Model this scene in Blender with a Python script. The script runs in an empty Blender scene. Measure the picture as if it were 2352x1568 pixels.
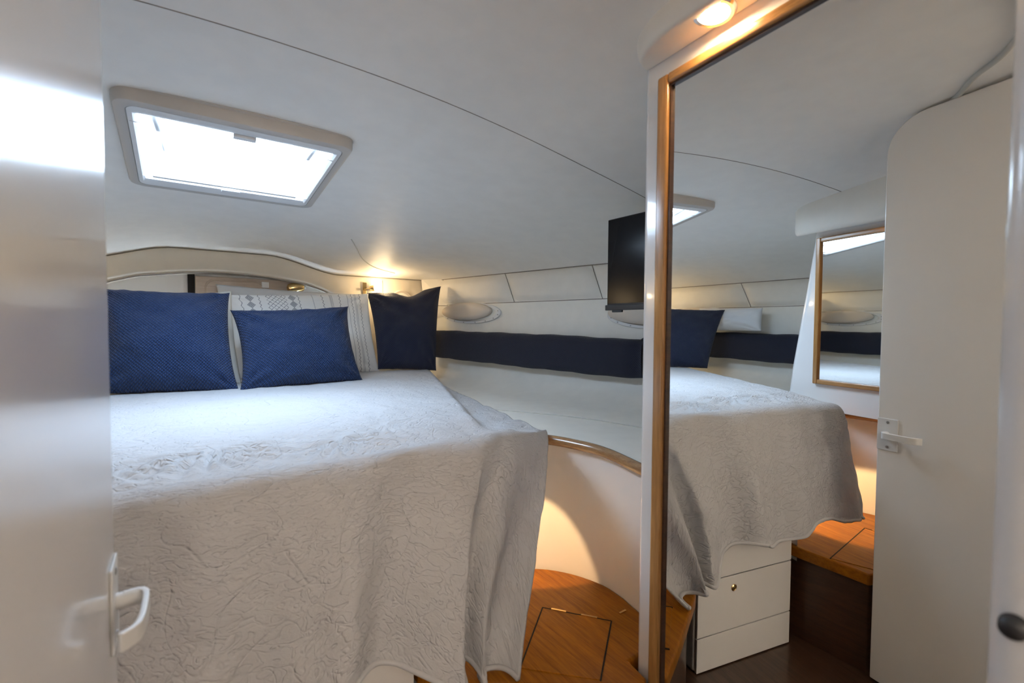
import bpy, bmesh, math, random
from math import sin, cos, tan, pi, radians, sqrt, exp, atan2
from mathutils import Vector, Matrix, noise
random.seed(7)
S = bpy.context.scene
COL = S.collection

# ------------------------------------------------------------------ camera
CAM = Vector((-0.20, 0.0, 1.20)); FPX = 1080.0
YAW, PITCH, ROLL = radians(35.4), radians(2.07), radians(0.33)
cam = bpy.data.cameras.new('camera'); camo = bpy.data.objects.new('camera', cam); COL.objects.link(camo)
camo.matrix_world = Matrix.Translation(CAM) @ Matrix.Rotation(-YAW, 4, 'Z') @ Matrix.Rotation(pi/2-PITCH, 4, 'X') @ Matrix.Rotation(ROLL, 4, 'Z')
cam.sensor_width = 36.0; cam.lens = FPX / 2352 * 36.0; cam.clip_start = 0.01
cam.dof.use_dof = True; cam.dof.focus_distance = 2.1; cam.dof.aperture_fstop = 3.5
S.camera = camo
S.view_settings.view_transform = 'Standard'; S.view_settings.look = 'None'
S.view_settings.gamma = 1.0; S.view_settings.use_curve_mapping = False
S.view_settings.exposure = 1.68
S.cycles.max_bounces = 7; S.cycles.diffuse_bounces = 4; S.cycles.glossy_bounces = 3; S.cycles.adaptive_threshold = 0.10
S.cycles.caustics_reflective = False; S.cycles.caustics_refractive = False; S.cycles.sample_clamp_indirect = 6.0
# ------------------------------------------------------------------ sky
w = bpy.data.worlds.new('sky'); S.world = w; w.use_nodes = True
bg = w.node_tree.nodes['Background']
bg.inputs['Color'].default_value = (0.64, 0.80, 1.0, 1); bg.inputs['Strength'].default_value = 8.5
# portal that guides the sampling of the sky light through the deck hatch
pl = bpy.data.lights.new('hatch_portal', 'AREA'); pl.shape = 'RECTANGLE'; pl.size = 0.56; pl.size_y = 0.52
pl.cycles.is_portal = True
HC = Vector((-0.028, 1.86, 1.765)); HTILT = -math.atan(0.112)
po = bpy.data.objects.new('hatch_portal', pl); COL.objects.link(po)
po.location = HC + Vector((0, 0.004, 0.045)); po.rotation_euler = (HTILT, 0, 0)

# pixel of the 2352 x 1568 frame -> point on the plane y = Y (true depth of the thing)
FW = Vector((sin(YAW)*cos(PITCH), cos(YAW)*cos(PITCH), -sin(PITCH)))
RT = Vector((cos(YAW), -sin(YAW), 0)); UP = RT.cross(FW)
RT, UP = RT*cos(ROLL)+UP*sin(ROLL), UP*cos(ROLL)-RT*sin(ROLL)
def at(u, v, Y):
    d = FW + RT*((u-1176)/FPX) - UP*((v-784)/FPX)
    return CAM + d*((Y-CAM.y)/d.y)

# ------------------------------------------------------------------ materials
def mat(name, color, rough=0.5, metal=0.0, spec=0.5, coat=0.0, coat_rough=0.05, emit=None, estr=0.0):
    m = bpy.data.materials.new(name); m.use_nodes = True
    b = m.node_tree.nodes['Principled BSDF']
    b.inputs['Base Color'].default_value = (*color, 1); b.inputs['Roughness'].default_value = rough
    b.inputs['Metallic'].default_value = metal; b.inputs['Specular IOR Level'].default_value = spec
    b.inputs['Coat Weight'].default_value = coat; b.inputs['Coat Roughness'].default_value = coat_rough
    if emit:
        b.inputs['Emission Color'].default_value = (*emit, 1); b.inputs['Emission Strength'].default_value = estr
    return m
def N(m, t, **kw):
    n = m.node_tree.nodes.new(t)
    for k, v in kw.items():
        if k.startswith('i_'): n.inputs[k[2:].replace('_', ' ')].default_value = v
        else: setattr(n, k, v)
    return n
def L(m, a, b): m.node_tree.links.new(a, b)
def bump(m, height, strength=0.3, dist=0.002, prev=None):
    n = N(m, 'ShaderNodeBump'); n.inputs['Strength'].default_value = strength; n.inputs['Distance'].default_value = dist
    L(m, height, n.inputs['Height'])
    if prev: L(m, prev.outputs[0], n.inputs['Normal'])
    L(m, n.outputs[0], m.node_tree.nodes['Principled BSDF'].inputs['Normal']); return n
def tint(m, fac, c1, c2, lo=0.35, hi=0.65):
    r = N(m, 'ShaderNodeValToRGB'); r.color_ramp.elements[0].position = lo; r.color_ramp.elements[1].position = hi
    r.color_ramp.elements[0].color = (*c1, 1); r.color_ramp.elements[1].color = (*c2, 1)
    L(m, fac, r.inputs[0]); L(m, r.outputs[0], m.node_tree.nodes['Principled BSDF'].inputs['Base Color'])
def vinyl(name, c, rough=0.48, b=0.12):
    m = mat(name, c, rough, spec=0.45)
    tc = N(m, 'ShaderNodeTexCoord')
    n = N(m, 'ShaderNodeTexNoise', i_Scale=420.0, i_Detail=2.0); L(m, tc.outputs['Object'], n.inputs['Vector'])
    n2 = N(m, 'ShaderNodeTexNoise', i_Scale=14.0, i_Detail=3.0); L(m, tc.outputs['Object'], n2.inputs['Vector'])
    tint(m, n2.outputs['Fac'], tuple(x*0.98 for x in c), tuple(min(1, x*1.015) for x in c))
    bump(m, n.outputs['Fac'], b, 0.001); return m
def wood(name, dark, light, rough=0.3, scale=(2.0, 40.0, 40.0), rot=0.0, coat=0.4):
    m = mat(name, light, rough, coat=coat, coat_rough=0.15)
    tc = N(m, 'ShaderNodeTexCoord'); mp_ = N(m, 'ShaderNodeMapping')
    mp_.inputs['Scale'].default_value = scale; mp_.inputs['Rotation'].default_value = (0, 0, rot)
    mp_.vector_type = 'TEXTURE' if False else 'POINT'
    L(m, tc.outputs['Object'], mp_.inputs['Vector'])
    n = N(m, 'ShaderNodeTexNoise', i_Scale=1.6, i_Detail=6.0, i_Roughness=0.6, i_Distortion=0.5); L(m, mp_.outputs[0], n.inputs['Vector'])
    f = N(m, 'ShaderNodeTexNoise', i_Scale=9.0, i_Detail=4.0, i_Roughness=0.7); L(m, mp_.outputs[0], f.inputs['Vector'])
    mx = N(m, 'ShaderNodeMath', operation='MULTIPLY_ADD'); mx.inputs[1].default_value = 0.45
    L(m, f.outputs['Fac'], mx.inputs[0]); 
    ml = N(m, 'ShaderNodeMath', operation='MULTIPLY'); ml.inputs[1].default_value = 0.6; L(m, n.outputs['Fac'], ml.inputs[0])
    L(m, ml.outputs[0], mx.inputs[2])
    tint(m, mx.outputs[0], dark, light, 0.38, 0.66); bump(m, mx.outputs[0], 0.12, 0.001); return m

M = {}
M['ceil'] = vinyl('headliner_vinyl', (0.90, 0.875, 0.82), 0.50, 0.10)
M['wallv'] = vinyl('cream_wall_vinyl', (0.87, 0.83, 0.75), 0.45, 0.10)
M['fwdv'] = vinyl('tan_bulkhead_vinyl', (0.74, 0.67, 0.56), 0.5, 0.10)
M['jamb'] = mat('grey_white_jamb', (0.62, 0.61, 0.61), 0.30, coat=0.4)
M['liner'] = vinyl('hull_liner_vinyl', (0.90, 0.875, 0.80), 0.45, 0.12)
M['seam'] = mat('dark_seam', (0.26, 0.23, 0.19), 0.8)
M['piping'] = mat('pale_piping', (0.62, 0.60, 0.54), 0.6)
M['gloss'] = mat('white_gelcoat', (0.88, 0.87, 0.86), 0.18, coat=0.6, coat_rough=0.05)
M['satin'] = mat('white_satin_laminate', (0.86, 0.84, 0.81), 0.42)
M['door'] = mat('white_door_laminate', (0.84, 0.82, 0.79), 0.26, coat=0.55, coat_rough=0.10)
M['plastic'] = mat('white_plastic', (0.78, 0.78, 0.77), 0.35)
M['hatchf'] = mat('beige_hatch_trim', (0.52, 0.49, 0.45), 0.45)
M['beige'] = mat('beige_plastic', (0.70, 0.62, 0.53), 0.55)
M['oak'] = wood('varnished_oak', (0.30, 0.135, 0.035), (0.56, 0.29, 0.095), 0.28, (45.0, 45.0, 2.2))
M['oakh'] = wood('varnished_oak_level', (0.30, 0.135, 0.035), (0.56, 0.29, 0.095), 0.28, (45.0, 2.2, 45.0))
M['teak'] = wood('orange_teak', (0.21, 0.062, 0.003), (0.42, 0.150, 0.007), 0.40, (38.0, 2.4, 10.0), radians(52), 0.08)
M['teakp'] = wood('orange_teak_port', (0.21, 0.062, 0.003), (0.42, 0.150, 0.007), 0.40, (38.0, 2.4, 10.0), radians(-72), 0.08)
for k_ in ('teak', 'teakp'): M[k_].node_tree.nodes['Principled BSDF'].inputs['Specular IOR Level'].default_value = 0.22
M['oakr'] = wood('oak_rail_wood', (0.25, 0.12, 0.045), (0.44, 0.25, 0.11), 0.22, (30.0, 5.0, 60.0), 0, 0.7)
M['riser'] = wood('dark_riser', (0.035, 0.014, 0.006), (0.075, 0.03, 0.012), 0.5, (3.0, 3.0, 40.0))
M['sole'] = wood('dark_sole', (0.035, 0.016, 0.008), (0.085, 0.042, 0.022), 0.4, (30.0, 2.0, 30.0))
M['greywood'] = wood('pale_taupe_wood', (0.38, 0.30, 0.235), (0.48, 0.39, 0.31), 0.45, (3.0, 30.0, 60.0))
M['black'] = mat('black_plastic', (0.012, 0.012, 0.014), 0.4)
M['gap'] = mat('black_joint', (0.008, 0.006, 0.005), 0.8)
M['screen'] = mat('dark_screen', (0.006, 0.006, 0.008), 0.16, spec=0.18)
M['mirror'] = mat('mirror_silver', (0.90, 0.92, 0.91), 0.0, metal=1.0)
M['brass'] = mat('polished_brass', (0.83, 0.58, 0.26), 0.18, metal=1.0)
M['chrome'] = mat('chrome', (0.78, 0.77, 0.75), 0.12, metal=1.0)
M['steel'] = mat('screw_steel', (0.35, 0.35, 0.35), 0.35, metal=1.0)
M['bulb'] = mat('lit_warm_bulb', (1, 0.9, 0.7), 0.4, emit=(1.0, 0.74, 0.42), estr=26.0)
M['lens'] = mat('lit_downlight_lens', (1, 0.9, 0.75), 0.4, emit=(1.0, 0.72, 0.42), estr=70.0)
M['fillglow'] = mat('fill_globe_glow', (1, 0.95, 0.9), 0.4, emit=(1.0, 0.84, 0.70), estr=14.0)  # glow of the passage globes, added as warm fill
M['mattress'] = mat('mattress_ticking', (0.75, 0.75, 0.74), 0.9)
# hatch acrylic: clear, thin
def pane_mat():
    m = bpy.data.materials.new('clear_acrylic'); m.use_nodes = True
    nt = m.node_tree; nt.nodes.remove(nt.nodes['Principled BSDF'])
    t = nt.nodes.new('ShaderNodeBsdfTransparent'); g = nt.nodes.new('ShaderNodeBsdfGlossy'); x = nt.nodes.new('ShaderNodeMixShader')
    t.inputs[0].default_value = (0.96, 0.98, 1, 1); g.inputs['Roughness'].default_value = 0.05; x.inputs[0].default_value = 0.05
    nt.links.new(t.outputs[0], x.inputs[1]); nt.links.new(g.outputs[0], x.inputs[2])
    nt.links.new(x.outputs[0], nt.nodes['Material Output'].inputs[0]); return m
M['pane'] = pane_mat()
# quilt: stitched, puckered cotton
def quilt_mat():
    m = mat('quilted_white_cotton', (0.59, 0.59, 0.60), 0.85, spec=0.2)
    tc = N(m, 'ShaderNodeTexCoord'); mp_ = N(m, 'ShaderNodeMapping'); mp_.inputs['Scale'].default_value = (1.0, 1.7, 1.0)
    L(m, tc.outputs['UV'], mp_.inputs['Vector'])
    def grooves(scale, dist, width, vec):       # meandering stitch lines: valleys where a smooth noise crosses its mean
        n = N(m, 'ShaderNodeTexNoise', i_Scale=scale, i_Detail=1.0, i_Roughness=0.4, i_Distortion=dist); L(m, vec, n.inputs['Vector'])
        sb = N(m, 'ShaderNodeMath', operation='SUBTRACT'); sb.inputs[1].default_value = 0.5; L(m, n.outputs['Fac'], sb.inputs[0])
        ab = N(m, 'ShaderNodeMath', operation='ABSOLUTE'); L(m, sb.outputs[0], ab.inputs[0])
        mr = N(m, 'ShaderNodeMapRange'); mr.interpolation_type = 'SMOOTHSTEP'; mr.inputs['From Max'].default_value = width; L(m, ab.outputs[0], mr.inputs['Value'])
        return mr.outputs[0]
    g1 = grooves(27.0, 1.2, 0.075, mp_.outputs[0]); g2 = grooves(6.5, 0.8, 0.016, tc.outputs['UV'])
    n = N(m, 'ShaderNodeTexNoise', i_Scale=75.0, i_Detail=3.0, i_Roughness=0.6, i_Distortion=0.6); L(m, mp_.outputs[0], n.inputs['Vector'])
    b1 = bump(m, g1, 0.50, 0.004); b2 = bump(m, g2, 0.45, 0.004, b1); bump(m, n.outputs['Fac'], 0.55, 0.004, b2)
    return m
M['quilt'] = quilt_mat()
# navy matelasse: small raised diagonal lozenges
def navy_mat(name, c, cells, strength=0.9):
    m = mat(name, c, 0.75, spec=0.25)
    m.node_tree.nodes['Principled BSDF'].inputs['Sheen Weight'].default_value = 0.10
    tc = N(m, 'ShaderNodeTexCoord'); sp = N(m, 'ShaderNodeSeparateXYZ'); L(m, tc.outputs['UV'], sp.inputs[0])
    def wave(op, k):
        a = N(m, 'ShaderNodeMath', operation=op); L(m, sp.outputs['X'], a.inputs[0]); L(m, sp.outputs['Y'], a.inputs[1])
        q = N(m, 'ShaderNodeMath', operation='MULTIPLY'); q.inputs[1].default_value = k; L(m, a.outputs[0], q.inputs[0])
        s = N(m, 'ShaderNodeMath', operation='SINE'); L(m, q.outputs[0], s.inputs[0])
        ab = N(m, 'ShaderNodeMath', operation='ABSOLUTE'); L(m, s.outputs[0], ab.inputs[0]); return ab
    a, b = wave('ADD', cells), wave('SUBTRACT', cells*1.35)
    mu = N(m, 'ShaderNodeMath', operation='MULTIPLY'); L(m, a.outputs[0], mu.inputs[0]); L(m, b.outputs[0], mu.inputs[1])
    p = N(m, 'ShaderNodeMath', operation='POWER'); p.inputs[1].default_value = 0.5; L(m, mu.outputs[0], p.inputs[0])
    tint(m, p.outputs[0], tuple(x*0.45 for x in c), tuple(x*1.25 for x in c), 0.15, 0.85)
    bump(m, p.outputs[0], strength, 0.004); return m
M['navy'] = navy_mat('navy_matelasse', (0.016, 0.042, 0.128), 210.0, 1.2)
M['navyd'] = navy_mat('dark_navy_ribbed', (0.022, 0.028, 0.062), 230.0)
M['navyb'] = navy_mat('navy_twill', (0.020, 0.023, 0.042), 420.0, 0.5)
def print_mat():
    m = mat('white_printed_cotton', (0.8, 0.8, 0.78), 0.85, spec=0.2)
    a = N(m, 'ShaderNodeAttribute', attribute_name='print'); L(m, a.outputs['Color'], m.node_tree.nodes['Principled BSDF'].inputs['Base Color'])
    tc = N(m, 'ShaderNodeTexCoord'); n = N(m, 'ShaderNodeTexNoise', i_Scale=300.0); L(m, tc.outputs['Object'], n.inputs['Vector'])
    bump(m, n.outputs['Fac'], 0.15, 0.001); return m
M['print'] = print_mat()
M['white'] = mat('white_cotton', (0.78, 0.78, 0.78), 0.85, spec=0.2)
M['grey'] = mat('pale_grey_cotton', (0.62, 0.64, 0.66), 0.85, spec=0.2)
M['ruffle'] = mat('cream_embroidered_cotton', (0.76, 0.77, 0.73), 0.85, spec=0.2)

# ------------------------------------------------------------------ mesh helpers
def mk(name, verts, faces, m, parent=None, smooth=False, fix=True, uv=None):
    me = bpy.data.meshes.new(name); me.from_pydata([tuple(v) for v in verts], [], faces)
    if uv:
        l = me.uv_layers.new(name='UVMap')
        for i, lp in enumerate(me.loops): l.data[i].uv = uv[lp.vertex_index]
    if fix:
        bm = bmesh.new(); bm.from_mesh(me); bmesh.ops.remove_doubles(bm, verts=bm.verts, dist=1e-6)
        bmesh.ops.recalc_face_normals(bm, faces=bm.faces); bm.to_mesh(me); bm.free()
    if smooth: me.shade_smooth()
    o = bpy.data.objects.new(name, me); COL.objects.link(o)
    if m: me.materials.append(m)
    if parent:
        o.parent = parent; o.matrix_parent_inverse = Matrix.Translation(-parent.location) if parent.type == 'EMPTY' else Matrix.Identity(4)
    return o
def tag(o, label, cat, group=None, kind=None):
    o['label'] = label
    if cat: o['category'] = cat
    if group: o['group'] = group
    if kind: o['kind'] = kind
    return o
def struct(o, label=None, cat=None):
    o['kind'] = 'structure'
    if label: o['label'] = label
    if cat: o['category'] = cat
    return o
def thing(name, label, cat, loc, group=None):
    o = bpy.data.objects.new(name, None); COL.objects.link(o); o.location = loc; o.empty_display_size = 0.05
    return tag(o, label, cat, group)
def bevel(o, wdt=0.004, seg=2, angle=40):
    b = o.modifiers.new('bevel', 'BEVEL'); b.width = wdt; b.segments = seg; b.limit_method = 'ANGLE'; b.angle_limit = radians(angle)
    o.data.shade_smooth()
    try:
        n = o.modifiers.new('wn', 'WEIGHTED_NORMAL'); n.keep_sharp = True
    except Exception: pass
    return o
def box(name, c0, c1, m, parent=None, bv=0.0, mat4=None):
    x0, y0, z0 = c0; x1, y1, z1 = c1
    v = [Vector(p) for p in ((x0,y0,z0),(x1,y0,z0),(x1,y1,z0),(x0,y1,z0),(x0,y0,z1),(x1,y0,z1),(x1,y1,z1),(x0,y1,z1))]
    if mat4: v = [mat4 @ p for p in v]
    o = mk(name, v, [(0,1,2,3),(4,5,6,7),(0,1,5,4),(1,2,6,5),(2,3,7,6),(3,0,4,7)], m, parent)
    if bv: bevel(o, bv)
    return o
def prism(name, poly, z0, z1, m, parent=None, bv=0.0, mat4=None):
    n = len(poly)
    za = z0 if callable(z0) else (lambda x, y: z0); zb = z1 if callable(z1) else (lambda x, y: z1)
    v = [Vector((x, y, za(x, y))) for x, y in poly] + [Vector((x, y, zb(x, y))) for x, y in poly]
    if mat4: v = [mat4 @ p for p in v]
    f = [tuple(range(n)), tuple(range(n, 2*n))] + [(i, (i+1) % n, n+(i+1) % n, n+i) for i in range(n)]
    o = mk(name, v, f, m, parent)
    if bv: bevel(o, bv)
    return o
def loft(name, loops, m, parent=None, closed=True, caps=True, smooth=True):
    n = len(loops[0]); v = [p for lp in loops for p in lp]; f = []
    for k in range(len(loops)-1):
        for i in range(n if closed else n-1):
            j = (i+1) % n; f.append((k*n+i, k*n+j, (k+1)*n+j, (k+1)*n+i))
    if caps and closed:
        f.append(tuple(range(n))); f.append(tuple(range((len(loops)-1)*n, len(loops)*n)))
    return mk(name, v, f, m, parent, smooth)
def catmull(pts, k=8):
    P = [Vector(p) for p in pts]; out = []
    for i in range(len(P)-1):
        a, b, c, d = P[max(i-1, 0)], P[i], P[i+1], P[min(i+2, len(P)-1)]
        for j in range(k):
            t = j/k
            out.append(0.5*((2*b)+(c-a)*t+(2*a-5*b+4*c-d)*t*t+(3*b-a-3*c+d)*t**3))
    out.append(P[-1]); return out
def tube(name, path, r, m, parent=None, n=10, smooth=True, flat=1.0):
    path = [Vector(p) for p in path]; loops = []; up = Vector((0, 0, 1))
    for i, p in enumerate(path):
        t = (path[min(i+1, len(path)-1)] - path[max(i-1, 0)]).normalized()
        a = t.cross(up)
        if a.length < 1e-3: a = t.cross(Vector((1, 0, 0)))
        a.normalize(); b = a.cross(t).normalized()
        rr = r(i/(len(path)-1)) if callable(r) else r
        loops.append([p + a*cos(2*pi*k/n)*rr + b*sin(2*pi*k/n)*rr*flat for k in range(n)])
    return loft(name, loops, m, parent, smooth=smooth)
def lathe(name, prof, mat4, m, parent=None, n=28, sx=1.0, sy=1.0, smooth=True):
    loops = [[mat4 @ Vector((r*cos(2*pi*k/n)*sx, r*sin(2*pi*k/n)*sy, h)) for k in range(n)] for r, h in prof]
    o = loft(name, loops, m, parent, smooth=False)
    if smooth: o.data.shade_smooth(); e = o.modifiers.new('es', 'EDGE_SPLIT'); e.split_angle = radians(40)
    return o
def frame4(org, zdir, xdir=Vector((0, 0, 1))):
    z = Vector(zdir).normalized(); x = Vector(xdir); x = (x - z*x.dot(z)).normalized(); y = z.cross(x)
    return Matrix.Translation(Vector(org)) @ Matrix((x, y, z)).transposed().to_4x4()
def rrect(hw, hl, r, k=6):
    out = []
    for cx, cy, a0 in ((hw-r, hl-r, 0), (-hw+r, hl-r, pi/2), (-hw+r, -hl+r, pi), (hw-r, -hl+r, 3*pi/2)):
        for i in range(k+1): a = a0 + pi/2*i/k; out.append((cx+r*cos(a), cy+r*sin(a)))
    return out
def smooth01(a, b, x):
    t = max(0.0, min(1.0, (x-a)/(b-a))); return t*t*(3-2*t)
def interp(xs, ys, x):
    if x <= xs[0]: return ys[0]
    for i in range(len(xs)-1):
        if x <= xs[i+1]:
            t = (x-xs[i])/(xs[i+1]-xs[i]); return ys[i]+(ys[i+1]-ys[i])*t
    return ys[-1]

# ------------------------------------------------------------------ hull shape
YF = 3.20                                   # forward bulkhead
ZJ = 1.52                                   # ceiling / hull side joint
def wallx(y): return 1.33 + 0.2*(YF-y)
def zc(y):
    if y >= 1.2: return 1.838 - 0.112*(y-1.2)
    return 1.838 + 0.06*(1-exp(-(1.2-y)*0.112/0.06))
def ceil_z(x, y):
    ax = abs(x); h = zc(y)-ZJ; d = max(0.0, wallx(y)-ax)
    drop = 0.1*ax*ax if ax < 0.8 else 0.064+0.16*(ax-0.8)
    g = max(0.0, 1-drop/0.318); k = exp(-max(0, YF-y)/0.38)
    gf = 1-smooth01(0.22, 0.66, abs(x-0.02))
    g = g*(1-k) + gf*k
    return ZJ + h*g*(1-exp(-d/0.12))

# ------------------------------------------------------------------ floor, ceiling, walls
struct(box('floor', (-1.9, -2.0, -0.03), (1.9, 3.3, 0.0), M['sole']), 'dark brown wooden cabin sole', 'floor')
HX0, HX1, HY0, HY1 = HC.x-0.275, HC.x+0.275, 1.575, 2.145
xs0 = sorted(set([round(-0.9+0.06*i, 4) for i in range(31)] + [HX0, HX1]))
xs0 = [x for x in xs0 if x in (HX0, HX1) or min(abs(x-HX0), abs(x-HX1)) > 0.015]
ys = sorted(set([round(-0.05+0.055*i, 4) for i in range(59)] + [HY0, HY1, YF]))
ys = [y for y in ys if y in (HY0, HY1, YF) or min(abs(y-HY0), abs(y-HY1), abs(y-YF)) > 0.012]
ys = [y for y in ys if y <= YF]
NO = 16
rows = []
for y in ys:
    wx = wallx(y); r = []
    tt = [1-(1-i/NO)**1.7 for i in range(1, NO+1)]
    r += [-(0.9+(wx-0.9)*t) for t in reversed(tt)] + xs0 + [0.9+(wx-0.9)*t for t in tt]
    rows.append(r)
nx = len(rows[0]); V = []; Fc = []
for y, r in zip(ys, rows): V += [(x, y, ceil_z(x, y)) for x in r]
for j in range(len(ys)-1):
    for i in range(nx-1):
        if HX0-1e-6 <= rows[j][i] and rows[j][i+1] <= HX1+1e-6 and HY0-1e-6 <= ys[j] and ys[j+1] <= HY1+1e-6: continue
        Fc.append((j*nx+i, j*nx+i+1, (j+1)*nx+i+1, (j+1)*nx+i))
ceiling = struct(mk('ceiling', V, Fc, M['ceil'], smooth=True, fix=False), 'pale grey vinyl headliner curving down to the hull sides', 'ceiling')
# athwartship seam and the little piped seam near the starboard forward corner
sp = [(x, 1.2, ceil_z(x, 1.2)-0.0002) for x in [(-1.68+3.36*i/120) for i in range(121)]]
tube('ceiling_seam', sp, 0.0013, M['seam'], ceiling, 6)
sp2 = [(0.56, 2.55), (0.63, 2.68), (0.72, 2.85), (0.84, 2.98), (1.0, 3.06)]
tube('ceiling_seam', [(p.x, p.y, ceil_z(p.x, p.y)-0.001) for p in catmull([(a, b, 0) for a, b in sp2], 8)], 0.003, M['piping'], ceiling, 6)
tube('ceiling_seam', [(x, YF-0.004, ceil_z(x, YF)-0.002) for x in [(-1.32+2.64*i/100) for i in range(101)]], 0.0035, M['seam'], ceiling, 6)

bd = catmull([(-0.30, 0.635, 0), (-0.255, 0.588, 0), (-0.20, 0.535, 0), (-0.135, 0.45, 0), (0.0, 0.36, 0), (0.2, 0.325, 0)], 8)
tube('headliner_bead', [(p.x, p.y, ceil_z(p.x, p.y)-0.003) for p in bd], 0.008, M['piping'], ceiling, 10)
# hull sides: upright liner, cove, ledge
TRIM = [(0.845, 0.76), (0.878, 0.88), (0.918, 1.037), (0.916, 1.154), (0.868, 1.300)]
TA = catmull([(a, b, 0) for a, b in TRIM], 10)
def trimx(y): return interp([p.y for p in TA], [p.x for p in TA], y)
def band_x(y): return wallx(y)-0.075
def side(sx, word):
    V = []; Fc = []; prof = []
    Y = [0.74 + (YF-0.74)*i/50 for i in range(51)]
    for y in Y:
        wx = wallx(y); inner = trimx(y) if y <= 1.31 else 0.30
        p = [(wx, ceil_z(wx, y)+0.002), (wx-0.004, 1.335), (wx, 1.15), (wx, 0.93), (wx-0.012, 0.885), (wx-0.05, 0.845), (wx-0.11, 0.818), (wx-0.19, 0.803), (wx-0.26, 0.80)]
        prof.append([(sx*a, y, b) for a, b in p])
    n = len(prof[0])
    for pr in prof: V += pr
    for j in range(len(Y)-1):
        for i in range(n-1): Fc.append((j*n+i, j*n+i+1, (j+1)*n+i+1, (j+1)*n+i))
    wl = struct(mk('wall_'+word, V, Fc, M['liner'], smooth=True, fix=False), 'cream vinyl '+word+' hull side with padded upper panels', 'wall')
    bevel_e = wl.modifiers.new('es', 'EDGE_SPLIT'); bevel_e.split_angle = radians(50)
    V = []; Y2 = [-0.05+(YF+0.1)*i/20 for i in range(21)]
    for y in Y2: V += [(sx*(wallx(y)-0.235), y, 0.0), (sx*(wallx(y)-0.235), y, 0.795)]
    mk('lower_hull', V, [(2*i, 2*i+1, 2*i+3, 2*i+2) for i in range(20)], M['satin'], wl, fix=False)
    V = []; Y2 = [-0.05+0.83*i/8 for i in range(9)]
    for y in Y2: V += [(sx*wallx(y), y, 0.75), (sx*wallx(y), y, 1.53)]
    mk('aft_hull', V, [(2*i, 2*i+1, 2*i+3, 2*i+2) for i in range(8)], M['satin'], wl, fix=False)
    mk('hull_shelf', [(sx*wallx(-0.05), -0.05, 0.79), (sx*wallx(0.78), 0.78, 0.79), (sx*(wallx(0.78)-0.24), 0.78, 0.79), (sx*(wallx(-0.05)-0.24), -0.05, 0.79)], [(0, 1, 2, 3)], M['satin'], wl, fix=False)
    # padded upper panels
    cuts = [(3.17, 3.13), (2.44, 2.36), (1.807, 1.74), (0.80, 0.80)]
    for (a0, b0), (a1, b1) in zip(cuts[:-1], cuts[1:]):
        V = []; Fc = []; nu, nv = 16, 8
        for i in range(nu+1):
            for j in range(nv+1):
                u, v = i/nu, j/nv
                yt, yb = a0+(a1-a0)*u, b0+(b1-b0)*u
                y = yt+(yb-yt)*v; z = 1.517-(1.517-1.337)*v
                e = min(1, min(u, 1-u)*14)**0.5*min(1, min(v, 1-v)*5)**0.5 if 0 < u < 1 and 0 < v < 1 else 0
                V.append((sx*(wallx(y)+0.001-0.022*e), y, z))
        for i in range(nu):
            for j in range(nv): Fc.append((i*(nv+1)+j, i*(nv+1)+j+1, (i+1)*(nv+1)+j+1, (i+1)*(nv+1)+j))
        mk('padded_panel', V, Fc, M['wallv'], wl, smooth=True, fix=False)
    for (a0, b0) in cuts[1:3]:
        tube('wall_seam', [(sx*(wallx(a0+(b0-a0)*v)-0.004), a0+(b0-a0)*v, 1.517-0.18*v) for v in (0, 0.25, 0.5, 0.75, 1)], 0.002, M['seam'], wl, 6)
    for z in (1.337, 1.519):
        tube('wall_seam', [(sx*(wallx(y)-0.003), y, z) for y in Y], 0.0024, M['seam'], wl, 6)
    V = []; Fc = []
    for y in Y:
        inner = trimx(y) if y <= 1.31 else 0.30
        V += [(sx*(wallx(y)-0.255), y, 0.8), (sx*inner, y, 0.8), (sx*inner, y, 0.77), (sx*(wallx(y)-0.255), y, 0.77)]
    for j in range(len(Y)-1):
        for i in range(4): Fc.append((j*4+i, j*4+(i+1) % 4, j*4+4+(i+1) % 4, j*4+4+i))
    Fc += [(0, 1, 2, 3), tuple(len(V)-4+k for k in range(4))]
    led = struct(mk('trim_3' if sx > 0 else 'trim_4', V, Fc, M['liner']), 'flat cream ledge beside the bed on the '+word+' side', 'ledge')
    # seam on the ledge
    sm = [(0.93, 2.05, 0.802), (0.985, 1.86, 0.802), (1.174, 1.527, 0.802), (1.262, 1.2, 0.802), (1.30, 0.78, 0.802)]
    tube('ledge_seam', [(sx*p.x, p.y, p.z) for p in catmull(sm, 8)], 0.0018, M['piping'], led, 6)
    return wl
wall_s = side(1, 'starboard'); wall_p = side(-1, 'port')

# forward bulkhead with its arched recess
def arch_z(x):
    d = abs(x-0.045)
    return interp([0, 0.1, 0.22, 0.42, 0.53, 0.60, 0.66, 0.70, 0.72], [1.487, 1.485, 1.476, 1.447, 1.412, 1.374, 1.31, 1.20, 0.86], d)
X = [-1.345+2.69*i/134 for i in range(135)]
V = []; Fc = []
for x in X:
    zt = ceil_z(x, YF)+0.01; zb = arch_z(x)
    e = 0.012*(1-min(1, abs(x-0.045)/1.0))
    V += [(x, YF, zt), (x, YF-0.010, zt-(zt-zb)*0.25), (x, YF-0.013, (zt+zb)/2), (x, YF-0.008, zb+(zt-zb)*0.15), (x, YF+0.004, zb+0.004), (x, YF+0.012, zb), (x, YF+0.13, zb)]
n = 7
for i in range(len(X)-1):
    for j in range(n-1): Fc.append((i*n+j, i*n+j+1, (i+1)*n+j+1, (i+1)*n+j))
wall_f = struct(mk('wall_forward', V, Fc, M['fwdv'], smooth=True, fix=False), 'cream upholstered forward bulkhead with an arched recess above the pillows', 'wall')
es = wall_f.modifiers.new('es', 'EDGE_SPLIT'); es.split_angle = radians(45)
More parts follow.
